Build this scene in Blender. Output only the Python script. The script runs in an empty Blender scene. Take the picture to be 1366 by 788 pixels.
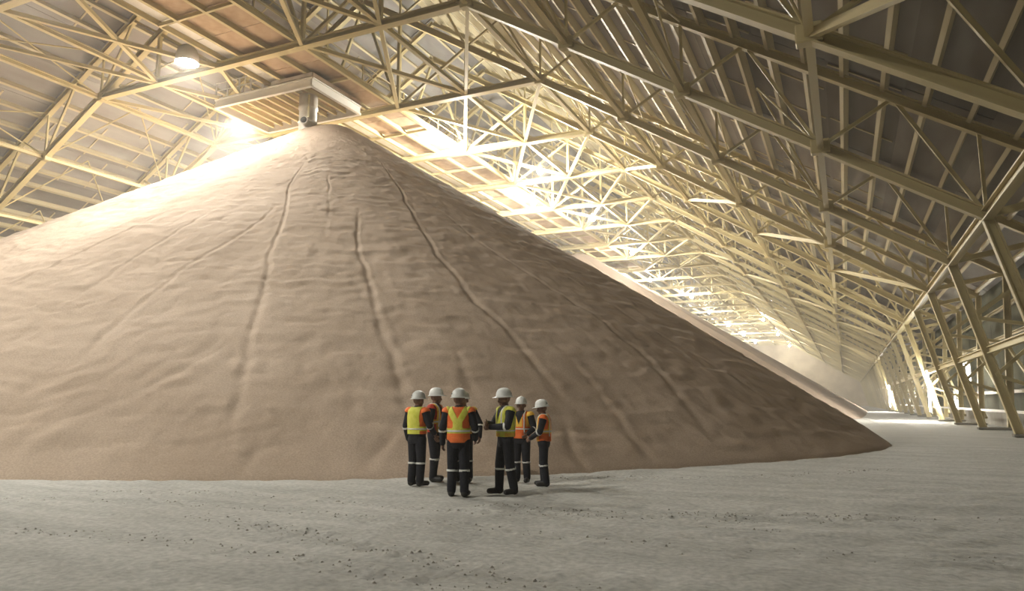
import bpy, bmesh, math, random
import numpy as np
from mathutils import Vector, Matrix
random.seed(7); rng = np.random.default_rng(11)
S = bpy.context.scene
C = S.collection
PI = math.pi

# ------------------------------------------------------------------ camera, world, exposure
cam_d = bpy.data.cameras.new('camera'); cam = bpy.data.objects.new('camera', cam_d); C.objects.link(cam)
cam_d.sensor_fit = 'HORIZONTAL'; cam_d.sensor_width = 36.0; cam_d.lens = 960.0/1366.0*36.0
cam_d.clip_end = 500
cam.location = (30.0, 0.0, 1.6)
cam.rotation_euler = (math.radians(90+8.3556), 0, math.radians(24.637))
S.camera = cam
w = bpy.data.worlds.new('world'); S.world = w; w.use_nodes = True
w.node_tree.nodes['Background'].inputs[0].default_value = (0.9, 0.85, 0.75, 1)
w.node_tree.nodes['Background'].inputs[1].default_value = 0.02
S.view_settings.view_transform = 'Standard'; S.view_settings.look = 'None'
S.view_settings.gamma = 1.0; S.view_settings.use_curve_mapping = False
S.view_settings.exposure = -0.15
# radiance of the lamps (all lamps are glowing globes or lenses built further down)
GLOBE, KEY, FRONT, FLOOD, WALLAMP, DAY = 4200.0, 25000.0, 8500.0, 5200.0, 1300.0, 12.0
LAMP_COL = (1.0, 0.95, 0.85)

# ------------------------------------------------------------------ materials
def mat(name, col, rough=0.7, nodes=None, metal=0.0, emit=None, estr=0.0):
    m = bpy.data.materials.new(name); m.use_nodes = True
    b = m.node_tree.nodes['Principled BSDF']
    b.inputs['Base Color'].default_value = (*col, 1); b.inputs['Roughness'].default_value = rough
    b.inputs['Metallic'].default_value = metal
    if emit:
        b.inputs['Emission Color'].default_value = (*emit, 1); b.inputs['Emission Strength'].default_value = estr
    if nodes: nodes(m.node_tree, b)
    return m
def N(t, kind, **kw):
    n = t.nodes.new(kind)
    for k, v in kw.items(): setattr(n, k, v)
    return n
def noise_mix(cols, scale=4.0, detail=6.0, coord='Object', stretch=(1,1,1), bump=0.0, bscale=None, rnd=0.0):
    def f(t, b):
        tc = N(t, 'ShaderNodeTexCoord'); mp = N(t, 'ShaderNodeMapping'); mp.inputs['Scale'].default_value = stretch
        t.links.new(tc.outputs[coord], mp.inputs[0])
        no = N(t, 'ShaderNodeTexNoise'); no.inputs['Scale'].default_value = scale; no.inputs['Detail'].default_value = detail
        t.links.new(mp.outputs[0], no.inputs['Vector'])
        r = N(t, 'ShaderNodeValToRGB'); e = r.color_ramp.elements
        e[0].position = .32; e[1].position = .68
        e[0].color = (*cols[0], 1); e[1].color = (*cols[-1], 1)
        if len(cols) == 3: x = e.new(.5); x.color = (*cols[1], 1)
        t.links.new(no.outputs['Fac'], r.inputs[0])
        out = r.outputs[0]
        if rnd:
            oi = N(t, 'ShaderNodeObjectInfo'); mr = N(t, 'ShaderNodeMapRange')
            mr.inputs['To Min'].default_value = 1-rnd; mr.inputs['To Max'].default_value = 1+rnd*.6
            t.links.new(oi.outputs['Random'], mr.inputs['Value'])
            mx = N(t, 'ShaderNodeVectorMath', operation='SCALE')
            t.links.new(out, mx.inputs[0]); t.links.new(mr.outputs[0], mx.inputs['Scale']); out = mx.outputs[0]
        t.links.new(out, b.inputs['Base Color'])
        if bump:
            n2 = N(t, 'ShaderNodeTexNoise'); n2.inputs['Scale'].default_value = bscale or scale*6; n2.inputs['Detail'].default_value = 8
            t.links.new(mp.outputs[0], n2.inputs['Vector'])
            bp = N(t, 'ShaderNodeBump'); bp.inputs['Strength'].default_value = bump; bp.inputs['Distance'].default_value = .05
            t.links.new(n2.outputs['Fac'], bp.inputs['Height']); t.links.new(bp.outputs[0], b.inputs['Normal'])
    return f
M = {}
M['steel'] = mat('cream_steel', (.6,.5,.3), .55, noise_mix([(.46,.38,.19),(.59,.505,.27)], .7, coord='Generated', rnd=.12))
M['purlin'] = mat('purlin_steel', (.74,.64,.42), .55, noise_mix([(.52,.45,.29),(.63,.56,.37)], 2.0, coord='Generated', rnd=.1))
M['deck'] = mat('roof_sheet', (.5,.47,.44), .7, noise_mix([(.22,.205,.19),(.29,.275,.26),(.37,.36,.345)], .55, coord='Object', stretch=(1,.25,1), rnd=.22))
M['wall'] = mat('wall_sheet', (.3,.3,.24), .7, noise_mix([(.07,.075,.05),(.14,.14,.10)], .5, coord='Object', rnd=.2))
M['endwall'] = mat('end_wall_sheet', (.5,.42,.3), .8, noise_mix([(.42,.34,.23),(.56,.47,.33)], .3))
M['concrete'] = mat('concrete', (.45,.43,.38), .8, noise_mix([(.22,.21,.18),(.33,.31,.27)], .8, bump=.2))
M['plank'] = mat('gallery_plank', (.4,.3,.2), .7, noise_mix([(.33,.235,.15),(.46,.35,.24)], 1.2, rnd=.2))
M['white'] = mat('white_paint', (.80,.78,.72), .5, noise_mix([(.70,.66,.58),(.82,.80,.74)], 1.0))
M['dark'] = mat('dark_part_and_shade', (.03,.025,.02), .8)  # near-black parts, and the painted shade in the chute outlet
M['pipe'] = mat('chute_steel', (.62,.57,.50), .45, noise_mix([(.50,.45,.38),(.68,.63,.56)], 1.5), metal=.0)
M['globe'] = mat('lamp_globe', (1,1,1), .4, emit=LAMP_COL, estr=GLOBE)
M['keyglobe'] = mat('key_lamp_globe', (1,1,1), .4, emit=LAMP_COL, estr=KEY)
M['frontglobe'] = mat('front_lamp_globe', (1,1,1), .4, emit=LAMP_COL, estr=FRONT)
M['flood'] = mat('flood_lens', (1,1,1), .4, emit=LAMP_COL, estr=FLOOD)
M['walllamp'] = mat('wall_lamp_tube', (1,1,1), .4, emit=(1,.95,.85), estr=WALLAMP)
M['daylight'] = mat('daylight_pane', (1,1,1), .4, emit=(.95,.97,1.0), estr=DAY)
def pile_nodes(t, b):
    tc = N(t, 'ShaderNodeTexCoord')
    n1 = N(t, 'ShaderNodeTexNoise'); n1.inputs['Scale'].default_value = .22; n1.inputs['Detail'].default_value = 7
    t.links.new(tc.outputs['Object'], n1.inputs['Vector'])
    r = N(t, 'ShaderNodeValToRGB'); e = r.color_ramp.elements
    e[0].position = .3; e[1].position = .72; e[0].color = (.37,.29,.22,1); e[1].color = (.47,.38,.30,1)
    t.links.new(n1.outputs['Fac'], r.inputs[0])
    n2 = N(t, 'ShaderNodeTexNoise'); n2.inputs['Scale'].default_value = 26; n2.inputs['Detail'].default_value = 6
    t.links.new(tc.outputs['Object'], n2.inputs['Vector'])
    mx = N(t, 'ShaderNodeMixRGB', blend_type='OVERLAY'); mx.inputs[0].default_value = .35
    t.links.new(r.outputs[0], mx.inputs[1]); t.links.new(n2.outputs['Fac'], mx.inputs[2]); t.links.new(mx.outputs[0], b.inputs['Base Color'])
    bp = N(t, 'ShaderNodeBump'); bp.inputs['Strength'].default_value = .35; bp.inputs['Distance'].default_value = .04
    t.links.new(n2.outputs['Fac'], bp.inputs['Height']); t.links.new(bp.outputs[0], b.inputs['Normal'])
M['pile'] = mat('potash', (.47,.35,.26), .95, pile_nodes)
def floor_nodes(t, b):
    tc = N(t, 'ShaderNodeTexCoord'); mp = N(t, 'ShaderNodeMapping')
    mp.inputs['Rotation'].default_value = (0, 0, -math.radians(20)); mp.inputs['Scale'].default_value = (.35, 1.6, 1)
    t.links.new(tc.outputs['Object'], mp.inputs[0])
    n1 = N(t, 'ShaderNodeTexNoise'); n1.inputs['Scale'].default_value = .9; n1.inputs['Detail'].default_value = 9; n1.inputs['Roughness'].default_value = .65
    t.links.new(mp.outputs[0], n1.inputs['Vector'])
    r = N(t, 'ShaderNodeValToRGB'); e = r.color_ramp.elements
    e[0].position = .30; e[1].position = .70; e[0].color = (.35,.35,.325,1); e[1].color = (.49,.49,.46,1)
    t.links.new(n1.outputs['Fac'], r.inputs[0])
    n2 = N(t, 'ShaderNodeTexNoise'); n2.inputs['Scale'].default_value = 14; n2.inputs['Detail'].default_value = 8
    t.links.new(tc.outputs['Object'], n2.inputs['Vector'])
    mx = N(t, 'ShaderNodeMixRGB', blend_type='OVERLAY'); mx.inputs[0].default_value = .45
    t.links.new(r.outputs[0], mx.inputs[1]); t.links.new(n2.outputs['Fac'], mx.inputs[2]); t.links.new(mx.outputs[0], b.inputs['Base Color'])
    bp = N(t, 'ShaderNodeBump'); bp.inputs['Strength'].default_value = .5; bp.inputs['Distance'].default_value = .03
    t.links.new(n2.outputs['Fac'], bp.inputs['Height']); t.links.new(bp.outputs[0], b.inputs['Normal'])
M['floor'] = mat('dusty_floor', (.5,.48,.43), .9, floor_nodes)
M['crumb'] = mat('crumbs', (.3,.28,.25), .95, noise_mix([(.22,.205,.18),(.36,.34,.30)], 3))
M['navy'] = mat('navy_cloth', (.012,.014,.022), .85, noise_mix([(.005,.006,.010),(.012,.013,.020)], 9, bump=.3))
M['skin'] = mat('skin', (.2,.11,.07), .55, noise_mix([(.17,.09,.055),(.22,.12,.08)], 12))
M['boot'] = mat('boot_leather', (.012,.011,.010), .6, noise_mix([(.008,.008,.008),(.02,.018,.015)], 14))
M['orange'] = mat('orange_vest', (.85,.17,.03), .7, noise_mix([(.72,.13,.02),(.92,.21,.04)], 8, bump=.2))
M['red'] = mat('red_vest', (.55,.05,.02), .7, noise_mix([(.42,.03,.015),(.62,.07,.03)], 8, bump=.2))
M['lime'] = mat('lime_vest', (.72,.72,.08), .7, noise_mix([(.62,.64,.05),(.80,.78,.14)], 8, bump=.2))
M['amber'] = mat('amber_band', (.85,.52,.06), .7, noise_mix([(.75,.44,.05),(.92,.60,.09)], 8))
M['tape'] = mat('silver_tape', (.72,.72,.68), .35, noise_mix([(.62,.62,.58),(.78,.78,.74)], 14))
M['hat'] = mat('hat_shell', (.78,.80,.78), .35, noise_mix([(.70,.72,.70),(.82,.84,.82)], 6))
M['eye'] = mat('eye_dark', (.02,.015,.012), .3, noise_mix([(.015,.01,.008),(.03,.02,.015)], 20))
M['logo'] = mat('hat_sticker', (.05,.06,.07), .5, noise_mix([(.04,.045,.05),(.07,.08,.09)], 20))

for k in ('wall','deck','concrete','floor','pile','plank'):
    b_ = M[k].node_tree.nodes['Principled BSDF']; b_.inputs['Specular IOR Level'].default_value = .12; b_.inputs['Roughness'].default_value = .95

# ------------------------------------------------------------------ helpers
def tag(o, label=None, cat=None, group=None, kind=None):
    if label: o['label'] = label
    if cat: o['category'] = cat
    if group: o['group'] = group
    if kind: o['kind'] = kind
    return o
def mesh_obj(name, me, parent=None, m=None):
    o = bpy.data.objects.new(name, me); C.objects.link(o)
    if m is not None and not me.materials: me.materials.append(m)
    if parent: o.parent = parent
    return o
def empty(name, loc=(0,0,0), rz=0):
    o = bpy.data.objects.new(name, None); C.objects.link(o); o.location = loc; o.rotation_euler = (0,0,rz)
    o.empty_display_size = .3
    return o
def pydata(name, v, f, m=None, smooth=False):
    me = bpy.data.meshes.new(name); me.from_pydata([tuple(p) for p in v], [], [tuple(q) for q in f]); me.update()
    if m is not None: me.materials.append(m)
    if smooth: me.polygons.foreach_set('use_smooth', [True]*len(me.polygons))
    return me
def extrude_profile(name, prof, m):
    """profile in (y,z), unit length along x from 0 to 1"""
    n = len(prof); v = [(0,a,b) for a,b in prof]+[(1,a,b) for a,b in prof]
    f = [(i,(i+1)%n,n+(i+1)%n,n+i) for i in range(n)]+[tuple(range(n))[::-1], tuple(range(n,2*n))]
    return pydata(name, v, f, m)
t_ = .14
I_PROF = [(-.5,-.5),(.5,-.5),(.5,-.5+t_),(t_/2,-.5+t_),(t_/2,.5-t_),(.5,.5-t_),(.5,.5),(-.5,.5),(-.5,.5-t_),(-t_/2,.5-t_),(-t_/2,-.5+t_),(-.5,-.5+t_)]
BOX_PROF = [(-.5,-.5),(.5,-.5),(.5,.5),(-.5,.5)]
OCT_PROF = [(.5*math.cos(PI/8+k*PI/4),.5*math.sin(PI/8+k*PI/4)) for k in range(8)]
C_PROF = [(-.5,-.5),(.5,-.5),(.5,-.36),(-.3,-.36),(-.3,.36),(.5,.36),(.5,.5),(-.5,.5)]
UNIT = {}
def unit(kind, m):
    k = (kind, m)
    if k not in UNIT:
        UNIT[k] = extrude_profile(kind+'_section', {'I':I_PROF,'B':BOX_PROF,'O':OCT_PROF,'C':C_PROF}[kind], M[m])
    return UNIT[k]
def beam(name, p0, p1, wd, ht, parent=None, kind='I', m='steel', up=(0,0,1)):
    p0, p1 = Vector(p0), Vector(p1); d = p1-p0; L = d.length; x = d/L; u = Vector(up)
    if abs(x.dot(u)) > .97: u = Vector((0,1,0))
    y = u.cross(x).normalized(); z = x.cross(y)
    o = bpy.data.objects.new(name, unit(kind, m)); C.objects.link(o)
    R = Matrix((x, y, z)).transposed().to_4x4()
    o.matrix_local = Matrix.Translation(p0) @ R @ Matrix.Diagonal((L, wd, ht, 1))
    if parent: o.parent = parent
    return o
def box_me(name, a, b, m, bev=0.0):
    x0,y0,z0 = a; x1,y1,z1 = b
    v = [(x0,y0,z0),(x1,y0,z0),(x1,y1,z0),(x0,y1,z0),(x0,y0,z1),(x1,y0,z1),(x1,y1,z1),(x0,y1,z1)]
    f = [(3,2,1,0),(4,5,6,7),(0,1,5,4),(1,2,6,5),(2,3,7,6),(3,0,4,7)]
    me = pydata(name, v, f, m)
    if bev:
        bm = bmesh.new(); bm.from_mesh(me); bmesh.ops.bevel(bm, geom=bm.edges[:], offset=bev, segments=1, affect='EDGES'); bm.to_mesh(me); bm.free()
    return me
def box(name, a, b, parent, m, bev=0.0): return mesh_obj(name, box_me(name, a, b, M[m], bev), parent)
def lathe(name, prof, m, seg=24, smooth=True, cap0=True, cap1=True):
    v, f = [], []
    for r, z in prof:
        for k in range(seg): v.append((r*math.cos(2*PI*k/seg), r*math.sin(2*PI*k/seg), z))
    for i in range(len(prof)-1):
        for k in range(seg): f.append((i*seg+k, i*seg+(k+1)%seg, (i+1)*seg+(k+1)%seg, (i+1)*seg+k))
    if cap0: f.append(tuple(range(seg))[::-1])
    if cap1: f.append(tuple(range((len(prof)-1)*seg, len(prof)*seg)))
    return pydata(name, v, f, m, smooth)
def copy_tree(o, parent=None, skip=()):
    c = o.copy(); C.objects.link(c); c.parent = parent
    for ch in o.children:
        if ch.name.split('.')[0] not in skip: copy_tree(ch, c)
    return c
def vnoise(x, y, seed=0):
    """smooth value noise on numpy arrays"""
    xi, yi = np.floor(x).astype(np.int64), np.floor(y).astype(np.int64); fx, fy = x-xi, y-yi
    fx = fx*fx*(3-2*fx); fy = fy*fy*(3-2*fy)
    def h(a, b):
        n = (a*374761393 + b*668265263 + seed*982451653) & 0x7fffffff
        n = ((n ^ (n >> 13))*1274126177) & 0x7fffffff
        return ((n ^ (n >> 16)) & 0xffff)/65535.0
    return (h(xi,yi)*(1-fx)+h(xi+1,yi)*fx)*(1-fy)+(h(xi,yi+1)*(1-fx)+h(xi+1,yi+1)*fx)*fy - .5
def fbm(x, y, oct=4, seed=0):
    s = 0; a = 1
    for k in range(oct): s = s+a*vnoise(x*2**k, y*2**k, seed+k); a *= .5
    return s
def poly_dist(X, Y, pts):
    """distance to a polyline, and arc length along it"""
    best = np.full(X.shape, 1e9); arc = np.zeros(X.shape); side = np.zeros(X.shape); L = 0; tt = np.zeros(X.shape)
    for (x0,y0),(x1,y1) in zip(pts, pts[1:]):
        dx, dy = x1-x0, y1-y0; l = math.hypot(dx, dy)
        t = np.clip(((X-x0)*dx+(Y-y0)*dy)/(l*l), 0, 1)
        ex, ey = X-x0-t*dx, Y-y0-t*dy; d = np.hypot(ex, ey); m = d < best
        best = np.where(m, d, best); arc = np.where(m, L+t*l, arc); side = np.where(m, np.sign(dx*ey-dy*ex), side); L += l
    return best, arc, side, L
def grid_mesh(name, X, Y, Z, m, wrap=False):
    nr, nc = X.shape
    co = np.stack([X, Y, Z], -1).reshape(-1, 3)
    i, j = np.meshgrid(np.arange(nr-1), np.arange(nc if wrap else nc-1), indexing='ij'); j2 = (j+1) % nc
    q = np.stack([i*nc+j, i*nc+j2, (i+1)*nc+j2, (i+1)*nc+j], -1).reshape(-1, 4)
    me = bpy.data.meshes.new(name); me.vertices.add(len(co)); me.vertices.foreach_set('co', co.ravel())
    me.loops.add(q.size); me.loops.foreach_set('vertex_index', q.ravel().astype(np.int32))
    me.polygons.add(len(q)); me.polygons.foreach_set('loop_start', np.arange(0, q.size, 4, dtype=np.int32))
    me.polygons.foreach_set('use_smooth', np.ones(len(q), bool)); me.update(calc_edges=True); me.validate()
    me.materials.append(m)
    return me

# ------------------------------------------------------------------ building dimensions
Y0, BAY, NF = 10.5, 9.7, 28               # first truss, spacing, number
YS = [Y0+BAY*k for k in range(NF)]
YA, YB = -14.0, YS[-1]+3.0                # ends of the hall
SL = .63
zb = lambda x: 8.2+SL*(35-abs(x))         # lower chord
zt = lambda x: zb(x)+3.2                  # upper chord
TIE = 21.6

# ---- floor
xs = np.unique(np.concatenate([np.linspace(-41,8,26), np.arange(8,36,.075), np.linspace(36,41,14)]))
ys = np.unique(np.concatenate([np.linspace(YA,2,9), np.arange(2,17,.075), np.arange(17,32,.4), np.linspace(32,YB,50)]))
X, Y = np.meshgrid(xs, ys, indexing='ij')
ca, sa = math.cos(math.radians(22)), math.sin(math.radians(22))
U, V = X*ca+Y*sa, -X*sa+Y*ca
H = .034*fbm(U*.5, V*1.6, 4, 3)+.032*fbm(X*3.1, Y*3.1, 3, 9)
TR = [[(15,7.3),(16.85,7.82),(19.65,8.49),(21.79,8.74),(23.95,8.62),(26.27,8.52),(29.5,8.6),(33,9.4)],
      [(18,5.3),(20.21,5.86),(22.36,6.41),(25.24,6.02),(26.83,5.63),(29,5.3)],
      [(21.5,7.7),(23.5,7.35),(25.29,6.83),(26.97,6.32),(28.6,5.9)],
      [(28.14,9.87),(28.7,9.86),(29.33,9.82)],
      [(24.67,10.41),(26.37,10.4),(28.5,11.1),(30.9,11.8)],
      [(17,9.0),(21,9.9),(25,9.6),(29,10.7),(33,13)], [(24,14.5),(28,16.5),(31,20)]]
for k, tr in enumerate(TR):
    d, arc, side, L = poly_dist(X, Y, tr)
    wdt = .11 if k == 3 else .20
    m = np.exp(-(d/wdt)**4)*np.clip(arc*2, 0, 1)*np.clip((L-arc)*2, 0, 1)
    tread = .5+.5*np.sin(arc*2*PI/.24+side*d*9)
    keep = np.clip(.55+1.9*fbm(X*.9, Y*.9, 2, 40+k), 0, 1) if k != 3 else 1
    H = H+m*keep*(.046*(tread-.6)+.030*fbm(X*7, Y*7, 2, 60+k))
    H = H+.022*np.exp(-((d-wdt*1.25)/.07)**2)*keep*np.clip(arc*2,0,1)*np.clip((L-arc)*2,0,1)
fade = np.clip((X-6)/3, 0, 1)*np.clip((36.5-X)/1, 0, 1)
floor = mesh_obj('floor', grid_mesh('floor', X, Y, H*fade-.02, M['floor']))
tag(floor, 'dusty pale grey floor crossed by tyre tracks', kind='structure')

# loose crumbs thrown up along the wheel tracks
cv, cf = [], []
for k, tr in enumerate(TR):
    for _ in range(40 if k == 3 else 330):
        i = rng.integers(0, len(tr)-1); q = rng.random(); (x0,y0),(x1,y1) = tr[i], tr[i+1]
        dx, dy = x1-x0, y1-y0; l_ = math.hypot(dx, dy); off = rng.normal(0, .16 if k != 3 else .06)
        cx_, cy_ = x0+q*dx-dy/l_*off, y0+q*dy+dx/l_*off; sz = .005+.013*rng.random()**2
        ii, jj = np.searchsorted(xs, cx_), np.searchsorted(ys, cy_); z_ = float(H[min(ii,len(xs)-1), min(jj,len(ys)-1)])-.02
        b0 = len(cv); a0 = rng.random()*6.28
        for j in range(5): cv.append((cx_+sz*1.5*math.cos(a0+j*1.2566)*(.7+.5*rng.random()), cy_+sz*1.2*math.sin(a0+j*1.2566)*(.7+.5*rng.random()), z_-.004))
        cv.append((cx_+rng.normal(0,.3)*sz, cy_+rng.normal(0,.3)*sz, z_+sz*1.0))
        cf += [(b0+j, b0+(j+1)%5, b0+5) for j in range(5)]
crumbs = mesh_obj('potash_crumbs', pydata('potash_crumbs', cv, cf, M['crumb']))
tag(crumbs, 'grey potash crumbs scattered along the tyre tracks on the floor', 'crumbs', kind='stuff')

# ---- roof: sheets and purlins are pieces of the ceiling
ceiling = empty('ceiling'); tag(ceiling, 'grey sheeted gable roof on cream purlins', kind='structure')
EAVE = 39.4
PX = [EAVE-.5-1.36*k for k in range(29)]; PX = [p for p in PX if p > .4]
for s in (-1, 1):
    for p in PX:
        beam('purlin', (s*p, YA, zt(p)+.38), (s*p, YB, zt(p)+.36), .17, .46, ceiling, 'C' , 'purlin', up=(s*SL,0,1))
edges = [YA, Y0]+YS[1:8]+[YS[12], YB]
strip = [EAVE+.3]+[EAVE-.5-1.36*2*k-.68 for k in range(1, 14)]+[0.0]
for s in (-1, 1):
    for i in range(len(strip)-1):
        a, b = strip[i], strip[i+1]
        for j in range(len(edges)-1):
            y0, y1 = edges[j]+.02, edges[j+1]-.02; lift = .60+.02*((i+j) % 2)
            za, zb_ = zt(a)+lift, zt(b)+lift
            v = [(s*a,y0,za),(s*b,y0,zb_),(s*b,y1,zb_),(s*a,y1,za)]
            v += [(x, y, z+.09) for x, y, z in v]
            f = [(0,1,2,3),(7,6,5,4),(0,4,5,1),(1,5,6,2),(2,6,7,3),(3,7,4,0)]
            mesh_obj('roof_sheet', pydata('roof_sheet', v, f, M['deck']), ceiling)
# lap seams of the sheets where they show on the slope beyond the heap
for s in (-1, 1):
    for k in range(30):
        y = 21+BAY*(k//3)+(k % 3)*3.2; i = 1
        if y > 78: break
        for i in range(2, 12):
            if random.random() < .55:
                a, b = strip[i]-.1, strip[i+1]+.1; yy = y+random.uniform(-1.2, 1.2)
                beam('lap_seam', (s*a, yy, zt(a)+.57), (s*b, yy, zt(b)+.57), .10, .05, ceiling, 'B', 'purlin')

# ---- trusses
BN = [35, 29.7, 24.4, 19.1, 13.8, 8.5, 3.2]      # lower nodes
TN = [36.9, 32.35, 27.05, 21.75, 16.45, 11.15, 5.85]
def make_truss():
    r = empty('roof_truss', (0, YS[0], 0))
    for s in (-1, 1):
        P = lambda x, z: (s*x, 0, z)
        beam('lower_chord', P(35,8.2), P(0,zb(0)), .38, .42, r)
        beam('upper_chord', P(38.9,zt(38.9)), P(0,zt(0)), .34, .38, r)
        beam('leg', P(35,8.2), P(37.1,0), .32, .38, r, up=(1,0,0))
        beam('leg', P(38.9,zt(38.9)), P(38.4,0), .28, .34, r, up=(1,0,0))
        beam('knee_strut', P(35,8.2), P(38.9,zt(38.9)), .24, .24, r, 'B')
        beam('knee_strut', P(35,8.2), P(36.9,zt(36.9)), .24, .24, r, 'B')
        lin = lambda t: P(35+2.1*t, 8.2*(1-t)); lout = lambda t: P(38.9-.5*t, zt(38.9)*(1-t))
        for a, b in ((.33,.12),(.33,.45),(.66,.45),(.66,.78)):
            beam('leg_web', lin(a), lout(b), .16, .16, r, 'B')
        box('base_plate', (s*37.75-.95, -.3, 0), (s*37.75+.95, .3, .14), r, 'concrete', .03)
        for i, x in enumerate(BN):
            beam('web', P(x,zb(x)), P(TN[i],zt(TN[i])), .14, .14, r, 'B') if i else None
            n = i+1
            if n < len(TN): beam('web', P(x,zb(x)), P(TN[n],zt(TN[n])), .14, .14, r, 'B')
            beam('post', P(x,zb(x)), P(x,zt(x)), .12, .12, r, 'B')
        beam('hanger', P(8.5,TIE), P(8.5,zb(8.5)), .20, .20, r, 'B')
        beam('hanger', P(3.2,TIE), P(3.2,zb(3.2)), .20, .20, r, 'B')
        beam('web', P(3.2,TIE), P(8.5,zb(8.5)), .18, .18, r, 'B')
        beam('web', P(3.2,TIE), P(0,zb(0)-.2), .18, .18, r, 'B')
        for x in BN[1:5]:     # gusset plates at the nodes
            box('gusset', (s*x-.36, -.21, zb(x)-.28), (s*x+.36, .21, zb(x)+.28), r, 'steel', .04)
    beam('collar_tie', (-13.8,0,TIE), (13.8,0,TIE), .44, .40, r)
    return r
ORD = ['nearest','second','third','fourth','fifth','sixth','seventh','eighth','ninth','tenth','eleventh','twelfth','thirteenth','fourteenth','fifteenth','sixteenth','seventeenth','eighteenth','nineteenth','twentieth','twenty-first','twenty-second','twenty-third','twenty-fourth','twenty-fifth','twenty-sixth','twenty-seventh','farthest']
t0 = make_truss()
for k, y in enumerate(YS):
    t = t0 if k == 0 else copy_tree(t0, None, ('post','gusset','leg_web','base_plate','knee_strut') if k > 13 else ())
    t.location = (0, y, 0)
    tag(t, ORD[k]+' cream steel roof truss from the camera, spanning the hall', 'roof truss', 'cream roof trusses')

# ---- lengthwise members (pieces of the roof)
for s in (1, -1):
    for x in BN[:6]:
        z = TIE+.1 if x == 8.5 else zb(x)
        beam('eave_beam' if x == 35 else 'lengthwise_strut', (s*x,YA+.1,z), (s*x,YB-.1,z), .32 if x == 35 else .24, .42 if x == 35 else .28, ceiling, 'I', 'steel')
    beam('leg_girt', (s*36.2,YA+.1,3.95), (s*36.2,YB-.1,3.95), .22, .32, ceiling, 'I', 'steel')

# ---- diagonal bracing (pieces of the roof)
for k in range(NF-1):
    ya, yb = YS[k], YS[k+1]
    for s in (-1, 1):
        if k < 10:
            beam('brace', (s*3.2,ya,TIE+.05), (s*8.5,yb,TIE+.05), .22, .22, ceiling, 'B')
            beam('brace', (s*8.5,ya,TIE-.05), (s*3.2,yb,TIE-.05), .22, .22, ceiling, 'B')
            beam('brace', (s*13.8,ya,TIE-.05), (s*8.5,yb,TIE-.05), .20, .20, ceiling, 'B')
        if k % 4 == 0:
            for a, b in zip(BN[1:5], BN[:4]):
                beam('brace', (s*a,yb,zb(a)), (s*b,ya,zb(b)), .24, .24, ceiling, 'B')
        if k % 2 == 1 and k < 12:   # thin rods between the lower chord and the next upper chord
            for a in BN[1:5]:
                beam('brace', (s*a,ya,zb(a)), (s*a,yb,zt(a)), .10, .10, ceiling, 'O')
                beam('brace', (s*a,yb,zb(a)), (s*a,ya,zt(a)), .10, .10, ceiling, 'O')
        elif k < 12:
            for a, b in zip(BN[1:5], TN[2:6]):
                beam('brace', (s*a,ya,zb(a)), (s*b,ya+BAY*.5,zt(b)+.1), .10, .10, ceiling, 'O')
                beam('brace', (s*a,yb,zb(a)), (s*b,yb-BAY*.5,zt(b)+.1), .10, .10, ceiling, 'O')

# ---- walls
def wall(name, label):
    o = empty(name); tag(o, label, kind='structure'); return o
for s, nm in ((-1,'wall_left'),(1,'wall_right')):
    wl = wall(nm, 'low greenish sheeted side wall behind the truss legs')
    holes = [(69.0,75.0,2.7,4.9),(77.0,80.6,0.9,2.7)] if s > 0 else []
    ysw = [YA]+YS+[YB]
    for j in range(len(ysw)-1):
        n = 2
        for q in range(n):
            y0 = ysw[j]+(ysw[j+1]-ysw[j])*q/n+.02; y1 = ysw[j]+(ysw[j+1]-ysw[j])*(q+1)/n-.02
            for z0, z1 in ((.8,2.68),(2.70,4.88),(4.90,9.2)):
                cut = [h for h in holes if h[0] < y1 and h[1] > y0 and h[2] < z1-.1 and h[3] > z0+.1]
                segs = [(y0,y1)]
                for h in cut: segs = [g for a, b in segs for g in ((a, min(b,h[0])), (max(a,h[1]), b)) if g[1]-g[0] > .05]
                for a, b in segs: box('wall_sheet', (s*39.5-.04, a, z0), (s*39.5+.04, b, z1), wl, 'wall')
    for z in (2.2, 5.6, 7.4):
        beam('girt', (s*39.3, YA+.1, z), (s*39.3, YB-.1, z), .16, .22, wl, 'C', 'purlin')
    for k in range(NF-1):
        beam('wall_brace', (s*38.7, YS[k], .5), (s*38.7, YS[k+1], 4.6), .14, .14, wl, 'B')
    box('kerb', (s*39.35-.25, YA, -.05), (s*39.35+.25, YB, .85), wl, 'concrete', .03)
    beam('guard_rail', (s*38.0, YA+.1, 1.05), (s*38.0, YB-.1, 1.05), .10, .14, wl, 'B', 'white')
for nm, y in (('wall_back', YA-.1), ('wall_far', YB+.1)):
    v = [(-39.6,y,-.05),(39.6,y,-.05),(39.6,y,zt(39.6)+.6),(0,y,zt(0)+.6),(-39.6,y,zt(39.6)+.6)]
    v += [(a, b+.15, c) for a, b, c in v]
    f = [(0,1,2,3,4),(9,8,7,6,5)]+[(i,i+5,(i+1)%5+5,(i+1)%5) for i in range(5)]
    far = nm == 'wall_far'
    o = mesh_obj(nm, pydata(nm, v, f, M['endwall' if far else 'wall'])); tag(o, ('dusty cream' if far else 'greenish')+' sheeted gable end wall', kind='structure')
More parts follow.
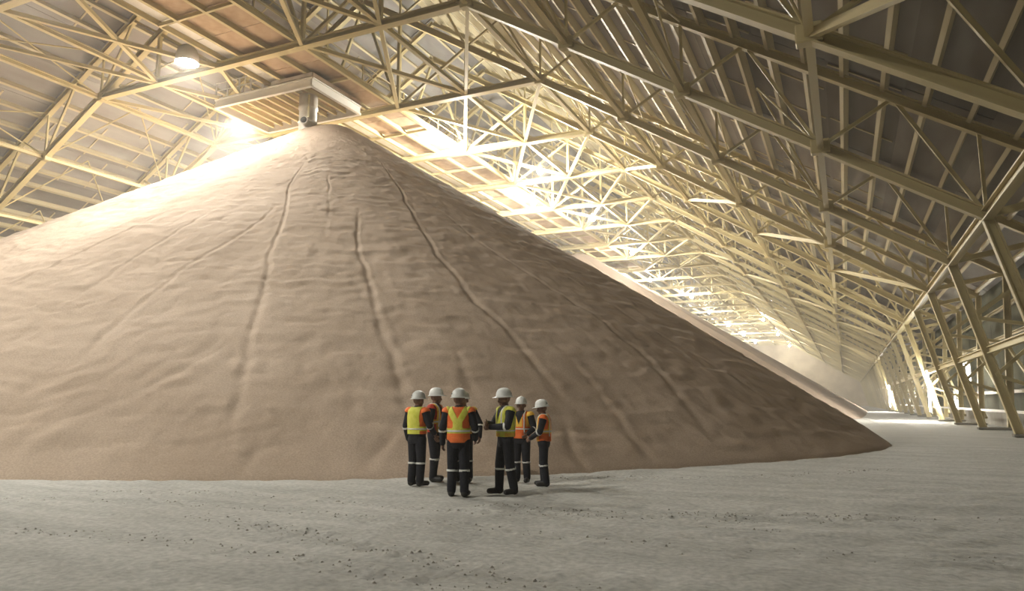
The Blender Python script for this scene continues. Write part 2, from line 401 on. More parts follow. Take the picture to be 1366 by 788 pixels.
# window and bright doorway in the wall on the right
def opening(name, label, y0, y1, z0, z1, n):
    r = empty(name, (39.45, (y0+y1)/2, z0)); tag(r, label, kind='structure'); cy = (y0+y1)/2
    for a, b in (((-.06,y0-cy,0),(.06,y1-cy,.12)), ((-.06,y0-cy,z1-z0-.12),(.06,y1-cy,z1-z0)), ((-.06,y0-cy,0),(.06,y0-cy+.14,z1-z0)), ((-.06,y1-cy-.14,0),(.06,y1-cy,z1-z0))):
        box('frame', a, b, r, 'white')
    st = (y1-y0-.28)/n
    for k in range(n):
        ya = y0-cy+.14+st*k
        box('pane', (.0,ya+.12,.12), (.04,ya+st-.12,z1-z0-.12), r, 'daylight')
        if k: box('mullion', (-.05,ya-.14,.1), (.05,ya+.14,z1-z0-.1), r, 'dark')
opening('window_1', 'bright window low in the wall behind the legs', 69.0, 75.0, 2.7, 4.9, 2)
opening('door_1', 'bright open doorway low in the wall behind the legs', 77.0, 80.6, .86, 2.7, 2)

# ------------------------------------------------------------------ heaps
ctl = [(-180,37.5),(-150,37.5),(-120,34.5),(-90,31.3),(-67,30.9),(-50,31.9),(-38,31.4),(-28,31.5),(-18,31.2),(-5,29.7),(10,28.2),(30,27.4),(60,26),(90,25),(130,33),(180,37.5)]
GUL = [([(-63,.30),(-62.2,.419),(-60.2,.561),(-59.5,.679),(-58.8,.835),(-58.5,.907),(-58.2,.972),(-58,1)],.20,-1),
 ([(-50.0,.50),(-50.8,.591),(-50.8,.684),(-50.8,.782),(-50.5,.857),(-50.5,.917),(-50.3,.96)],.20,1),
 ([(-35,.23),(-41,.459),(-42,.629),(-42.2,.754),(-41.8,.827),(-42,.907),(-42.2,.94)],.22,1),
 ([(-36,.44),(-34.8,.544),(-33.5,.654),(-31.2,.769),(-31.5,.842),(-33.8,.927),(-35.2,.985)],.17,1),
 ([(-61.5,.466),(-65.5,.607),(-67.5,.704),(-68.2,.822),(-68.5,.907)],.13,-1),
 ([(-59.2,.822),(-61.5,.87),(-63.8,.91),(-66,.942),(-67.5,.98)],.11,-1),
 ([(-79.5,.5),(-80.5,.596),(-81.2,.677),(-82.8,.737)],.20,-1),
 ([(-47,.842),(-47.2,.887),(-47.5,.925)],.14,1),([(-51.2,.952),(-52.2,.975),(-52.8,.995)],.12,1),
 ([(-56.8,.965),(-57.5,.997)],.12,1),([(-43.2,.945),(-43.8,.977),(-43.5,1)],.13,1),([(-38.5,.847),(-39.5,.947),(-40.2,.997)],.11,1),
 ([(-27,.5),(-26,.65),(-25,.8),(-24.5,.95)],.10,1),([(-72,.45),(-73,.6),(-74,.8),(-75,.95)],.10,-1),([(-54.5,.35),(-54.8,.5),(-55,.62)],.08,1)]
def heap_mesh(name, apex, ctr, nphi, nt, gullies, rc, ridge=0.0, seed=0):
    pu = np.linspace(-180, 180, 720, endpoint=False)
    r = np.interp(pu, [c[0] for c in rc], [c[1] for c in rc]); k = 20
    r = np.convolve(np.concatenate([r[-k:], r, r[:k]]), np.ones(k)/k, 'same')[k:-k]
    n3 = nphi*3//4          # most of the columns on the face that shows
    ph = np.concatenate([np.linspace(-105, 15, n3, endpoint=False), np.linspace(15, 255, nphi-n3, endpoint=False)])
    ph = np.sort(np.where(ph >= 180, ph-360, ph)); r = np.interp(ph, pu, r, period=360)
    t = np.concatenate([np.linspace(0, .25, nt//5)[1:], np.linspace(.25, 1, nt-nt//5), [1.02]])
    PH, T = np.meshgrid(ph, t); RR = np.broadcast_to(r, PH.shape); c = np.radians(PH)
    bx, by = ctr[0]+RR*np.cos(c), ctr[1]+RR*np.sin(c)
    if ridge: by = by+ridge*(np.clip(np.sin(c)*3, -1, 1)*.5+.5)
    ax = np.full(PH.shape, apex[0]); ay = np.full(PH.shape, apex[1])
    if ridge: ay = ay+ridge*(np.clip(np.sin(c)*3, -1, 1)*.5+.5)
    x, y = ax+T*(bx-ax), ay+T*(by-ay)
    z = apex[2]*(1-T)-.45*np.exp(-(T/.035)**2)
    rad = T*RR
    S_ = c*RR                      # arc coordinate at the foot
    env = np.clip(T*6, 0, 1)*np.clip((1-T)*30, 0.12, 1)
    h = .22*fbm(c*RR*.16+3, rad*.05, 3, seed+1)*env*np.clip(T*1.6-.15,0,1)                                 # broad slumps running down the slope
    wob = fbm(c*14, T*9, 3, seed+5)
    h = h+.046*env*fbm(c*RR*T*.6, rad*3.6+wob*2.2, 3, seed+20)+.022*env*fbm(c*RR*T*.3, rad*1.3+wob*1.5, 2, seed+25)             # level ripples
    h = h+.045*env*fbm(x*2.2, y*2.2, 3, seed+30)
    for pts, dep, sgn in gullies:
        P2 = [(math.radians(p)*31, q*31) for p, q in pts]
        wig = .8*fbm(rad*.22, c*0+seed+dep*50, 4, 77)
        d, arc, side, L = poly_dist(c*31+wig, T*31, P2)
        wid = .11+.08*(arc/L); sd = np.where(side*sgn > 0, 1, 0)
        endf = np.clip(arc/(.2*L), 0, 1)*np.clip((L-arc)/(.12*L), 0, 1)
        # a sharp step on one side, a long gentle bank on the other, with a small crest
        dep = dep*.15; h = h-dep*endf*np.exp(-(d/wid)**2)*1.1
        h = h+dep*endf*.75*np.where(sd > 0, np.exp(-d/1.4)*(1-np.exp(-(d/wid)**2)), np.exp(-((d-wid*1.4)/(wid*.8))**2)*.35)
    nx = .53*np.cos(c); ny = .53*np.sin(c)
    x, y, z = x+h*nx, y+h*ny, z+h*.85
    z = np.where(T > .999, np.minimum(z, -.03-.3*(T > 1.01)), z)
    top = np.array([[x[0].mean(), y[0].mean()+0*ridge, z[0].mean()]])
    me = grid_mesh(name, x, y, z, M['pile'], wrap=True)
    bm = bmesh.new(); bm.from_mesh(me); bm.verts.ensure_lookup_table()
    if not ridge:
        bm.faces.new([bm.verts[i] for i in range(nphi)])
    else:
        bm.faces.new([bm.verts[i] for i in range(nphi)])
    bmesh.ops.recalc_face_normals(bm, faces=bm.faces[:])
    for f in bm.faces: f.smooth = True
    bm.to_mesh(me); bm.free()
    return me
h1 = mesh_obj('potash_heap', heap_mesh('potash_heap', (.5,36,20.0), (1.6,38), 1500, 380, GUL, ctl, seed=1))
tag(h1, 'huge brown cone of loose potash under the discharge chute', 'heap', 'potash heaps')
ctl2 = [(-180,33),(-90,29),(-40,31),(0,32),(90,30),(180,33)]
h2 = mesh_obj('potash_heap', heap_mesh('potash_heap', (0,86,21.0), (1.5,86), 360, 90, [], ctl2, ridge=150.0, seed=50))
tag(h2, 'long pale potash heap farther down the hall behind the brown cone', 'heap', 'potash heaps')

# ------------------------------------------------------------------ conveyor gallery, platform and chute
g = empty('conveyor_gallery', (0, YA+1, TIE)); gy = YA+1
tag(g, 'long tan-bottomed conveyor gallery running under the ridge to the heap', 'conveyor')
L = YB-2-gy
for x in (-1.5, .6, 2.7): beam('stringer', (x,0,.42), (x,L,.42), .20, .40, g, 'I', 'steel')
beam('stringer', (-2.9,0,.42), (-2.9,L,.42), .14, .34, g, 'I', 'steel')
me_p = {x: box_me('floor_panel', (-.98,.02,-.03), (.98,2.38,.03), M['plank']) for x in (0,)}
me_w = box_me('walkway_panel', (-.62,.02,-.03), (.62,2.38,.03), M['white'])
for k in range(int(min(L, 125)/2.4)):
    for x in (-.45, 1.65):
        o = mesh_obj('floor_panel', me_p[0], g); o.location = (x, k*2.4, .58)
    o = mesh_obj('walkway_panel', me_w, g); o.location = (-2.2, k*2.4, .60)
    if k % 2 == 0:
        for x in (-2.9, 2.7): beam('rail_post', (x,k*2.4+1.2,.6), (x,k*2.4+1.2,1.75), .08, .08, g, 'B')
        beam('cross_bearer', (-2.9,k*2.4,.32), (2.7,k*2.4,.32), .14, .20, g, 'B')
for x in (-2.9, 2.7):
    for z in (1.2, 1.72): beam('handrail', (x,0,z), (x,L,z), .07, .07, g, 'O')
# belt on idlers above the floor
beam('belt', (.6,0,1.05), (.6,L,1.05), 1.3, .06, g, 'B', 'dark')

p = empty('platform', (-2.95, 35.7, 20.85))
tag(p, 'square steel platform hung under the conveyor gallery above the heap', 'platform')
hx, hy = 4.05, 2.45
for a, b in (((-hx,-hy,.35),(hx,-hy,.35)),((-hx,hy,.35),(hx,hy,.35)),((-hx,-hy,.35),(-hx,hy,.35)),((hx,-hy,.35),(hx,hy,.35))):
    beam('edge_beam', a, b, .22, .62, p, 'I', 'white')
for k in range(9): beam('joist', (-hx+.8*(k+.6),-hy,.5), (-hx+.8*(k+.6),hy,.5), .14, .3, p, 'B', 'steel')
for k in range(4): box('deck_plate', (-hx+2.02*k+.02,-hy,.68), (-hx+2.02*(k+1)-.02,hy,.74), p, 'plank')
for x in np.linspace(-hx, 0, 5):
    beam('rail_post', (x,-hy,.74), (x,-hy,1.8), .08, .08, p, 'B', 'white')
for z in (1.25, 1.78): beam('handrail', (-hx,-hy,z), (0,-hy,z), .07, .07, p, 'O', 'white')
box('side_panel', (hx-3.3,-hy-.06,.75), (hx,-hy+.02,.98), p, 'pipe')
box('side_panel', (hx-.02,-hy,.75), (hx+.06,hy,.98), p, 'plank')
for x in (-hx+.2, hx-.2):
    for y in (-hy+.2, hy-.2): beam('hanger_rod', (x,y,.6), (x,y,1.0), .08, .08, p, 'O', 'white')
c = empty('discharge_chute', (-.25, 34.55, 18.5))
tag(c, 'pale round discharge chute ending at the top of the heap', 'chute')
mesh_obj('barrel', lathe('barrel', [(.52,0),(.56,.05),(.56,1.55),(.62,1.6),(.62,1.75),(.58,1.8),(.58,2.5)], M['pipe'], 28), c)
mesh_obj('band', lathe('band', [(.60,.62),(.60,.74)], M['white'], 28), c)
o = mesh_obj('outlet_pipe', lathe('outlet_pipe', [(.27,-.25),(.27,.55),(.21,.55),(.21,.1)], M['pipe'], 20, cap0=True, cap1=True), c)
o.location = (.30,-.42,.52); o.rotation_euler = (math.radians(88), 0, math.radians(20)); 
o2 = mesh_obj('outlet_shade_disc', lathe('outlet_shade_disc', [(.20,.50),(.20,.53)], M['dark'], 20), o)  # dark disc stands in for the shade inside the pipe mouth
beam('stiffener', (-.57,-.05,0), (-.57,-.05,2.4), .1, .12, c, 'B', 'steel')
beam('stiffener', (.40,-.42,.9), (.40,-.42,2.4), .1, .1, c, 'B', 'steel')

# ------------------------------------------------------------------ lamps
def sphere_me(name, r, m):
    bm = bmesh.new(); bmesh.ops.create_icosphere(bm, subdivisions=2, radius=r); me = bpy.data.meshes.new(name); bm.to_mesh(me); bm.free(); me.materials.append(m)
    me.polygons.foreach_set('use_smooth', [True]*len(me.polygons)); return me
globe_me = sphere_me('globe', .26, M['globe']); key_me = sphere_me('globe', .31, M['keyglobe']); front_me = sphere_me('globe', .31, M['frontglobe'])
cap_me = lathe('cap', [(.05,.62),(.16,.55),(.20,.24),(.20,.18)], M['white'], 16)
dome_me = lathe('dome_shade', [(.06,.72),(.30,.66),(.52,.45),(.62,.12),(.67,-.40),(.64,-.40),(.59,.12),(.49,.42),(.28,.60)], M['white'], 24, cap0=True, cap1=False)
def globe_lamp(loc, top, label):
    r = empty('globe_lamp', loc); tag(r, label, 'lamp', 'bare globe lamps under the collar ties')
    mesh_obj('globe', globe_me if loc[0] > 0 else key_me if loc[1] > 36 else front_me, r); mesh_obj('cap', cap_me, r)
    if loc[0] < 0: mesh_obj('dome_shade', dome_me, r)
    beam('stem', (0,0,.6), (0,0,top-loc[2]), .06, .06, r, 'O', 'white')
GL = [((4.2,46.6,20.9),'nearest glowing globe lamp right of the chute, above the cone'),
      ((7.6,54.6,20.9),'second glowing globe lamp right of the chute'),
      ((3.2,63.5,20.9),'third glowing globe lamp right of the chute, just above the heap edge'),
      ((6.6,71.7,20.9),'fourth glowing globe lamp right of the chute'),
      ((5.7,90.9,20.9),'fifth glowing globe lamp right of the chute'),
      ((2.6,113,20.9),'sixth glowing globe lamp right of the chute, small and far'),
      ((5.0,135,20.9),'seventh glowing globe lamp down the hall'),((4,160,20.9),'eighth glowing globe lamp down the hall'),((4,190,20.9),'ninth glowing globe lamp down the hall'),((13.8,175,20.3),'globe lamp added off the line to brighten the far hall, beside the eighth'),((13.8,215,20.3),'globe lamp added off the line to brighten the far hall, beside the tenth'),((13.8,262,20.3),'globe lamp added off the line to brighten the end wall'),((4,220,20.9),'tenth glowing globe lamp down the hall, added to light the far end'),((4,250,20.9),'farthest glowing globe lamp down the hall, added to light the far end'),  # off-line lamps and last two of the row added to brighten the far end
      ((-3.9,28.2,21.6),'brightest globe lamp, left of the conveyor gallery'),
      ((-7.95,36.6,21.9),'globe lamp left of the chute behind the platform')]
for loc, lb in GL: globe_lamp(loc, TIE+.15 if loc[0] > 0 else zb(loc[0]), lb)
shade_me = lathe('reflector', [(.10,.92),(.28,.86),(.33,.75),(.48,.10),(.52,.0),(.50,.0),(.46,.10),(.31,.75)], M['white'], 20, cap0=True, cap1=False)
lens_me = lathe('lens', [(.29,.73),(.29,.76)], M['flood'], 20)
def flood_lamp(loc, label, tilt=(0,0,0), long=False):
    r = empty('flood_lamp', loc); r.rotation_euler = tilt; tag(r, label, 'lamp', 'reflector lamps near the camera end')
    mesh_obj('reflector', shade_me, r); mesh_obj('lens', lens_me, r)
    beam('stem', (0,0,.9), (0,0,1.1), .07, .07, r, 'O', 'white')
    if long: q = r.rotation_euler.to_matrix().inverted() @ Vector((0,0,1.0)); beam('drop_rod', Vector((0,0,1.1)), Vector((0,0,1.1))+q*(TIE-loc[2]+.2), .07, .07, r, 'O', 'white')
flood_lamp((-3.6,18.0,21.3), 'round reflector lamp left of the gallery, before the heap', (0,math.radians(-33),0))
flood_lamp((-3.6,10.5,21.3), 'round reflector lamp left of the gallery, high over the camera end', (0,math.radians(-33),0))
flood_lamp((4.6,-8.0,20.2), 'unseen reflector lamp added right of the gallery to fill the heap front', (math.radians(50),math.radians(-6),0), True)  # added fill lamp behind the camera, brightens the heap front
flood_lamp((9.5,-9.0,20.2), 'unseen reflector lamp added under the collar ties to fill the standing workers', (math.radians(46),math.radians(-18),0), True)  # second added fill, out of view, brightens the workers from the camera side
tube_me = box_me('tube', (-.05,-.05,-1.6), (.05,.05,1.6), M['walllamp'])
def leg_lamp(loc, label):
    r = empty('leg_lamp', loc); tag(r, label, 'lamp', 'strip lamps on the wall legs')
    mesh_obj('tube', tube_me, r); box('backplate', (.05,-.1,-1.7), (.12,.1,1.7), r, 'white'); beam('bracket', (.1,0,0), (.3,1.0,0), .08, .08, r, 'B', 'white')
leg_lamp((36.2,YS[6]-1.0,2.4), 'bright strip lamp lighting the leg beside the doorway')
leg_lamp((36.2,YS[12]-1.0,2.4), 'small far strip lamp lighting a distant wall leg')

# ------------------------------------------------------------------ dust hanging in the air
vm = bpy.data.materials.new('dust_haze'); vm.use_nodes = True; nt = vm.node_tree; nt.nodes.clear()
vo = nt.nodes.new('ShaderNodeOutputMaterial'); vs = nt.nodes.new('ShaderNodeVolumeScatter')
vs.inputs['Density'].default_value = .0017; vs.inputs['Anisotropy'].default_value = .3; vs.inputs['Color'].default_value = (1,.95,.86,1)
nt.links.new(vs.outputs[0], vo.inputs['Volume'])
hz = box('dust_haze', (-39,YA+.5,.3), (39,YB-.5,32), None, 'white'); hz.data.materials.clear(); hz.data.materials.append(vm)
tag(hz, 'thin potash dust hanging in the air of the hall', 'dust', kind='stuff')

# ------------------------------------------------------------------ people
def capsule(bm, a, b, ra, rb, seg=14, sq=(1,1), rings=4):
    a, b = Vector(a), Vector(b); d = b-a; L = d.length; z = d/L if L > 1e-6 else Vector((0,0,1))
    x = Vector((1,0,0)); x = (x-z*x.dot(z)); x = x.normalized() if x.length > .2 else Vector((0,1,0)).cross(z).normalized(); y = z.cross(x)
    prof = [(-ra*math.cos(PI/2*k/rings), ra*math.sin(PI/2*k/rings)) for k in range(rings+1)]+[(L+rb*math.sin(PI/2*k/rings), rb*math.cos(PI/2*k/rings)) for k in range(rings+1)]
    ring = []
    for h, r in prof:
        if r < 1e-5: ring.append([bm.verts.new(a+z*h)])
        else: ring.append([bm.verts.new(a+z*h+(x*math.cos(2*PI*k/seg)*sq[0]+y*math.sin(2*PI*k/seg)*sq[1])*r) for k in range(seg)])
    for p, q in zip(ring, ring[1:]):
        for k in range(seg):
            k2 = (k+1) % seg
            if len(p) == 1: bm.faces.new((p[0], q[k2], q[k]))
            elif len(q) == 1: bm.faces.new((p[k], p[k2], q[0]))
            else: bm.faces.new((p[k], p[k2], q[k2], q[k]))
def torso(bm, rows, seg=24):
    ring = [[bm.verts.new((cx+rx*math.cos(2*PI*k/seg), cy+ry*math.sin(2*PI*k/seg), z)) for k in range(seg)] for z, rx, ry, cx, cy in rows]
    for p, q in zip(ring, ring[1:]):
        for k in range(seg): bm.faces.new((p[k], p[(k+1)%seg], q[(k+1)%seg], q[k]))
    bm.faces.new(ring[0][::-1]); bm.faces.new(ring[-1])
def hat_parts(parent, loc, rot):
    """white hard hat: shell with crown ridge, peak, and a band inside"""
    seg, v, f = 28, [], []
    prof = [(1.0,0),(1.0,.015),(.97,.045),(.90,.085),(.76,.118),(.55,.14),(.30,.152),(.0,.156)]
    for r, z in prof[:-1]:
        for k in range(seg):
            a = 2*PI*k/seg; rid = .012*math.exp(-(math.cos(a)/.18)**2)*(1 if z > .05 else 0)
            v.append((.125*r*math.cos(a), .148*r*math.sin(a), z+rid))
    v.append((0,0,.168)); n = len(prof)-1
    for i in range(n-1):
        for k in range(seg): f.append((i*seg+k, i*seg+(k+1)%seg, (i+1)*seg+(k+1)%seg, (i+1)*seg+k))
    for k in range(seg): f.append(((n-1)*seg+k, (n-1)*seg+(k+1)%seg, len(v)-1))
    f.append(tuple(range(seg))[::-1])
    h = mesh_obj('hard_hat', pydata('hard_hat', v, f, M['hat'], True), parent); h.location = loc; h.rotation_euler = rot
    h['label'] = 'white hard hat'
    v, f = [], []
    for k in range(seg):                    # brim, deeper over the eyes
        a = 2*PI*k/seg; o = .022+.042*max(0, math.sin(a))**2
        for rr, z in ((.96,.014),(1.0,.014)):
            e = o if rr == 1.0 else 0
            v.append(((.125*rr+e)*math.cos(a), (.148*rr+e)*math.sin(a), z-(.012 if e else 0)))
        v.append(((.125+o)*math.cos(a), (.148+o)*math.sin(a), -.006)); v.append((.12*math.cos(a), .142*math.sin(a), .004))
    for k in range(seg):
        a, b = 4*k, 4*((k+1)%seg)
        for i in range(4): f.append((a+i, b+i, b+(i+1)%4, a+(i+1)%4))
    mesh_obj('brim', pydata('brim', v, f, M['hat'], True), h)
    s_ = box('sticker', (-.022,-.006,0), (.022,.004,.03), h, 'logo'); s_.location = (-.05,-.128,.05); s_.rotation_euler = (math.radians(-18),0,math.radians(-20))
def finger_chain(prims, base, dirs, lens, r):
    p = Vector(base)
    for d, l in zip(dirs, lens):
        q = p+d*l; prims.append((p.copy(), q.copy(), r, r*.88, 'hand')); p = q; r *= .9
def make_person(pos, face, height, label, vest, arms, head=0.0, nod=0.0, stance=.11, stride=0.0, lean=0.0, band=True, girth=1.0, leg_l=None):
    """face: facing in camera terms (right, depth).  local front is +Y, local right is +X."""
    k = height/1.74
    rx, ry = Vector((.909,.4169,0)), Vector((-.4169,.909,0))
    fw = rx*face[0]+ry*face[1]; ang = math.atan2(-fw.x, fw.y)
    root = empty('person', (pos[0], pos[1], 0), ang); root.scale = (k, k, k)
    tag(root, label, 'person', 'workers in hard hats')
    prims = []        # (a, b, ra, rb, tag)
    G = girth
    hip = .90
    for s in (-1, 1):
        fy = stride*s
        prims.append(((s*.095,0,.88), (s*stance,.015+fy*.55,.49), .108*G, .088*G, 'thigh'))
        prims.append(((s*stance,.015+fy*.55,.49), (s*(stance+.008),-.02+fy,.10), .086*G, .076*G, 'shin'))
        tx = s*.03
        prims.append(((s*(stance+.008),-.045+fy,.055), (s*(stance+.02)+tx,.15+fy,.046), .056, .048, 'boot'))
        prims.append(((s*(stance+.008),-.03+fy,.05), (s*(stance+.008),-.025+fy,.15), .06, .062, 'boot'))
        sh = Vector((s*.205, lean*.5, 1.405)); el, wr = [Vector(q) for q in arms[s]]
        prims.append((sh, el, .080*G, .064*G, 'upper')); prims.append((el, wr, .062*G, .050*G, 'fore'))
        # hand: palm, four fingers, thumb
        d = (wr-el).normalized(); hd = (d+Vector((0,.18,-.1))).normalized()
        side = Vector((0,1,0)) if abs(hd.z) > .6 else Vector((0,0,1))
        side = (side-hd*side.dot(hd)).normalized(); nrm = hd.cross(side)*s
        pc = wr+hd*.085
        prims.append((wr+hd*.015+side*.012, pc+side*.020, .026, .026, 'hand')); prims.append((wr+hd*.015-side*.012, pc-side*.020, .026, .024, 'hand'))
        inw = -nrm
        for i, (o, l) in enumerate(((.034,.072),(.012,.080),(-.010,.075),(-.031,.058))):
            d1 = (hd+inw*.18).normalized(); d2 = (hd*.8+inw*.6).normalized(); d3 = (hd*.4+inw).normalized()
            finger_chain(prims, pc+side*o, (d1,d2,d3), (l*.45,l*.33,l*.25), .0105)
        finger_chain(prims, wr+hd*.03+side*.034, ((side*.8+hd*.7).normalized(), (side*.25+hd+inw*.3).normalized()), (.042,.034), .0125)
    bm = bmesh.new()
    ly = lean
    rows = [(.80,.150*G,.115*G,0,0),(.88,.182*G,.135*G,0,0),(.98,.178*G,.135*G,0,ly*.1),(1.08,.176*G,.135*G,0,ly*.25),(1.20,.188*G,.140*G,0,ly*.4),(1.32,.202*G,.138*G,0,ly*.6),(1.41,.198*G,.120*G,0,ly*.75),(1.46,.150,.100,0,ly*.8),(1.50,.085,.08,0,ly*.9)]
    torso(bm, rows)
    # head frame
    hc = Vector((0, ly+.015, 1.50)); Rm = Matrix.Rotation(head, 3, 'Z') @ Matrix.Rotation(-nod, 3, 'X')
    Hd = lambda x, y, z: hc+Rm @ Vector((x, y, z))
    prims.append(((0,ly*.9,1.45), Hd(0,0,.06), .064, .060, 'neck'))
    prims.append((Hd(0,.0,.125), Hd(0,.0,.150), .088, .090, 'head'))       # cranium
    prims.append((Hd(0,-.02,.13), Hd(0,.03,.13), .084, .082, 'head'))
    prims.append((Hd(0,.045,.045), Hd(0,.030,.105), .050, .068, 'head'))   # jaw
    prims.append((Hd(0,.078,.032), Hd(0,.074,.040), .022, .024, 'head'))   # chin
    prims.append((Hd(0,.100,.118), Hd(0,.118,.083), .010, .017, 'head'))   # nose
    prims.append((Hd(-.022,.098,.055), Hd(.022,.098,.055), .010, .010, 'head'))  # lips
    prims.append((Hd(-.040,.086,.135), Hd(.040,.086,.135), .016, .016, 'head'))  # brow
    for s in (-1, 1): prims.append((Hd(s*.088,-.005,.085), Hd(s*.094,-.014,.118), .014, .018, 'head'))  # ears
    for a, b, ra, rb, tg in prims: capsule(bm, a, b, ra, rb, seg=14 if ra > .03 else 10, sq=(1,1))
    bmesh.ops.recalc_face_normals(bm, faces=bm.faces[:])
    tmp = bpy.data.meshes.new('tmp'); bm.to_mesh(tmp); bm.free()
    ob = bpy.data.objects.new('tmp', tmp); C.objects.link(ob)
    md = ob.modifiers.new('r', 'REMESH'); md.mode = 'VOXEL'; md.voxel_size = .0085
    sm = ob.modifiers.new('s', 'SMOOTH'); sm.factor = .5; sm.iterations = 3
    dg = bpy.context.evaluated_depsgraph_get(); me = bpy.data.meshes.new_from_object(ob.evaluated_get(dg))
    bpy.data.objects.remove(ob); me.name = 'body'
    n = len(me.vertices); co = np.empty(n*3); me.vertices.foreach_get('co', co); co = co.reshape(-1, 3)
    no = np.empty(n*3); me.vertices.foreach_get('normal', no); no = no.reshape(-1, 3)
    nf = len(me.polygons); fv = np.empty(nf*4, np.int32); me.loops.foreach_get('vertex_index', fv) if len(me.loops) == nf*4 else None
    F = fv.reshape(-1, 4); fc = co[F].mean(1)
    # which member each face belongs to
    best = np.full(nf, 1e9); lab = np.zeros(nf, int); tp = np.zeros(nf); names = ['torso','thigh','shin','boot','upper','fore','hand','neck','head']
    rz = np.array([q[0] for q in rows]); rrx = np.interp(fc[:,2], rz, [q[1] for q in rows]); rry = np.interp(fc[:,2], rz, [q[2] for q in rows]); rcy = np.interp(fc[:,2], rz, [q[4] for q in rows])
    e = np.hypot(fc[:,0]/rrx, (fc[:,1]-rcy)/rry); dz = np.maximum(0, np.maximum(.80-fc[:,2], fc[:,2]-1.50))
    best = (e-1)*np.minimum(rrx, rry)+dz*1.2; fsd = np.zeros(nf); fs_ = -1
    for a, b, ra, rb, tg in prims:
        a, b = np.array(a), np.array(b); d = b-a; t = np.clip((fc-a) @ d/(d @ d), 0, 1)
        ds = np.linalg.norm(fc-a-t[:,None]*d, axis=1)-(ra+(rb-ra)*t); m = ds < best
        best = np.where(m, ds, best); lab = np.where(m, names.index(tg), lab); tp = np.where(m, t, tp)
        if tg == 'fore': fsd = np.where(m, fs_, fsd); fs_ = 1
    is_ = lambda *q: np.isin(lab, [names.index(x) for x in q])
    mi = np.zeros(nf, np.int32); mi[is_('hand','head') | (is_('neck') & (fc[:,2] > 1.49))] = 1; mi[is_('boot')] = 2
    for q in ('navy','skin','boot'): me.materials.append(M[q])
    me.polygons.foreach_set('material_index', mi); me.polygons.foreach_set('use_smooth', np.ones(nf, bool))
    mesh_obj('body', me, root)
    def shell(name, mask, off, m, parent, thick=.006):
        if not mask.any(): return None
        ids, inv = np.unique(F[mask].ravel(), return_inverse=True); q = inv.reshape(-1, 4)
        out = co[ids]+no[ids]*(off+thick); inn = co[ids]+no[ids]*(off-.002); k_ = len(ids)
        fs = np.concatenate([q, q[:, ::-1]+k_])
        ed = {}
        for a in q:
            for i in range(4): ed[(a[i], a[(i+1)%4])] = 1
        rim = [(b, a, a+k_, b+k_) for (a, b) in ed if (b, a) not in ed]
        sme = pydata(name, np.concatenate([out, inn]), [tuple(int(i) for i in a) for a in fs]+[tuple(int(i) for i in a) for a in rim], M[m], True)
        o = mesh_obj(name, sme, parent); return o
    x, y, z = fc[:,0], fc[:,1]-rcy, fc[:,2]
    vb = vest['bottom']
    body = (is_('torso') | (is_('neck') & (z < 1.475)) | (is_('upper') & (tp < .04))) & (z > vb) & (z < 1.485)
    body &= ~((y > 0) & (np.abs(x) < np.clip((z-1.22)*.42, 0, .10)))           # open neck in front
    v = shell('vest', body, .010, vest['base'], root); v['label'] = vest['label']
    ax_ = np.abs(x); back = y < 0
    wst = (z > vb+vest['hem']) & (z < vb+vest['hem']+.085)
    xs_ = np.abs(ax_-np.abs(z-1.20)*.55) < .055
    if vest['style'] == 'cross': st = body & (wst | (back & (z > vb+vest['hem']) & (xs_ | ((ax_ < .075) & (z < 1.26)))) | (~back & (np.abs(ax_-.105) < .035)))
    elif vest['style'] == 'full': st = body & (wst | (back & (ax_ < .14)) | (~back & (np.abs(ax_-.105) < .04)))
    else: st = body & (wst | (np.abs(ax_-.105) < vest.get('w', .04)))
    sp = shell('stripe', st, .018, vest['stripe'], v)
    tpm = body & (((z > vb+vest['hem']+.028) & (z < vb+vest['hem']+.056)) | (np.abs(ax_-.105) < .012) & (z > vb+.1) & (~back if vest['style'] != 'bars' else True))
    shell('tape', tpm & st, .026, vest.get('tape', 'tape'), v, .003)
    if vest.get('lower'):
        shell('hem_panel', body & (z < vb+vest['hem']), .018, vest['lower'], v)
    if band:
        [shell('sleeve_band', is_('fore') & (tp < .19) & (tp > .07) & ((fsd > 0) if s > 0 else (fsd < 0)), .006, 'tape', root) for s in (-1, 1)]
        for s in (-1, 1):
            shell('trouser_band', is_('shin') & (tp > .13) & (tp < .21) & (x*s > 0), .006, 'tape', root)
    hp = Hd(0, .008, .155); hat_parts(root, hp, (-nod*math.cos(head) if False else -nod, 0, head))
    for s in (-1, 1):
        eo = mesh_obj('eye', EYE, root); eo.location = Hd(s*.033, .094, .112)
    return root
EYE = sphere_me('eye', .011, M['eye'])
down = lambda s, f=.02: ((s*.275, -.02, 1.13), (s*.285, f+.05, .88))
ORG = dict(base='orange', stripe='lime', lower='orange', hem=.15, bottom=.90, style='cross', label='orange safety vest with a lime cross on the back')
make_person((23.90,11.09), (.06,1), 1.75, 'worker with back turned, orange vest with lime cross, nearest of the group', ORG,
            {-1: down(-1), 1: ((.285,-.03,1.14),(.27,.16,.95))}, head=-.75, stance=.105, stride=-.02)
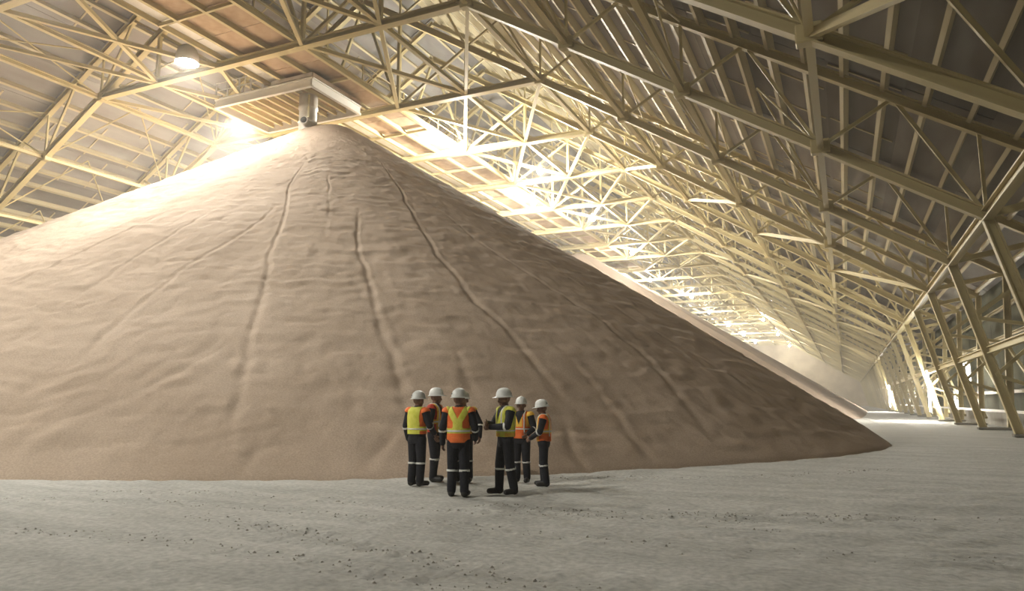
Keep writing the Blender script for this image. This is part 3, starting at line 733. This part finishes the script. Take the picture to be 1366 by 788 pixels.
make_person((22.42,12.12), (.55,.84), 1.73, 'worker at the outer end, yellow backed vest, standing back to camera', dict(base='orange', stripe='lime', lower=None, hem=.06, bottom=.98, style='full', label='orange vest with a broad yellow back'),
            {-1: down(-1), 1: ((.29,.02,1.15),(.24,.22,1.0))}, head=-.25, stance=.10, girth=1.04)
make_person((22.30,12.98), (.97,-.25), 1.80, 'tall worker in red vest half hidden behind the yellow backed one', dict(base='red', stripe='amber', lower='red', hem=.16, bottom=.95, style='bars', label='dark red safety vest with amber bands'),
            {-1: ((-.27,.0,1.13),(-.27,.12,.90)), 1: ((.27,0,1.13),(.26,.10,.89))}, head=.1, stance=.09, stride=.04)
make_person((22.92,13.07), (-.25,-.97), 1.74, 'worker mostly hidden behind the one with the lime cross', dict(base='amber', stripe='lime', lower=None, hem=.12, bottom=.95, style='bars', label='amber safety vest'),
            {-1: ((-.345,-.02,1.15),(-.36,.05,.90)), 1: ((.28,0,1.13),(.27,.08,.88))}, head=.2, stance=.12)
make_person((24.50,11.72), (-.88,-.42), 1.76, 'worker in lime vest facing the group with arms folded high', dict(base='lime', stripe='lime', lower='amber', hem=.07, bottom=.97, style='bars', label='lime yellow safety vest'),
            {-1: ((-.29,.10,1.16),(-.06,.30,1.14)), 1: ((.29,.11,1.17),(.05,.32,1.20))}, head=-.1, nod=.05, stance=.10, stride=.09)
make_person((24.00,13.55), (-.42,-.9), 1.63, 'worker in amber and orange vest standing between lime vest and shortest worker', dict(base='amber', stripe='orange', lower='orange', hem=.16, bottom=.92, style='bars', w=.03, label='amber vest with an orange hem'),
            {-1: ((-.30,.0,1.14),(-.22,.18,1.02)), 1: ((.29,0,1.14),(.25,.12,.93))}, head=.25, stance=.11)
make_person((24.66,13.12), (-.98,.12), 1.57, 'shortest worker, orange vest, standing apart nearest the heap edge', dict(base='orange', stripe='amber', lower='orange', hem=.17, bottom=.93, style='bars', label='orange vest with amber bands'),
            {-1: ((-.27,.06,1.14),(-.10,.27,1.00)), 1: ((.27,.08,1.14),(.08,.28,.99))}, head=0, nod=.12, stance=.085, stride=.03)
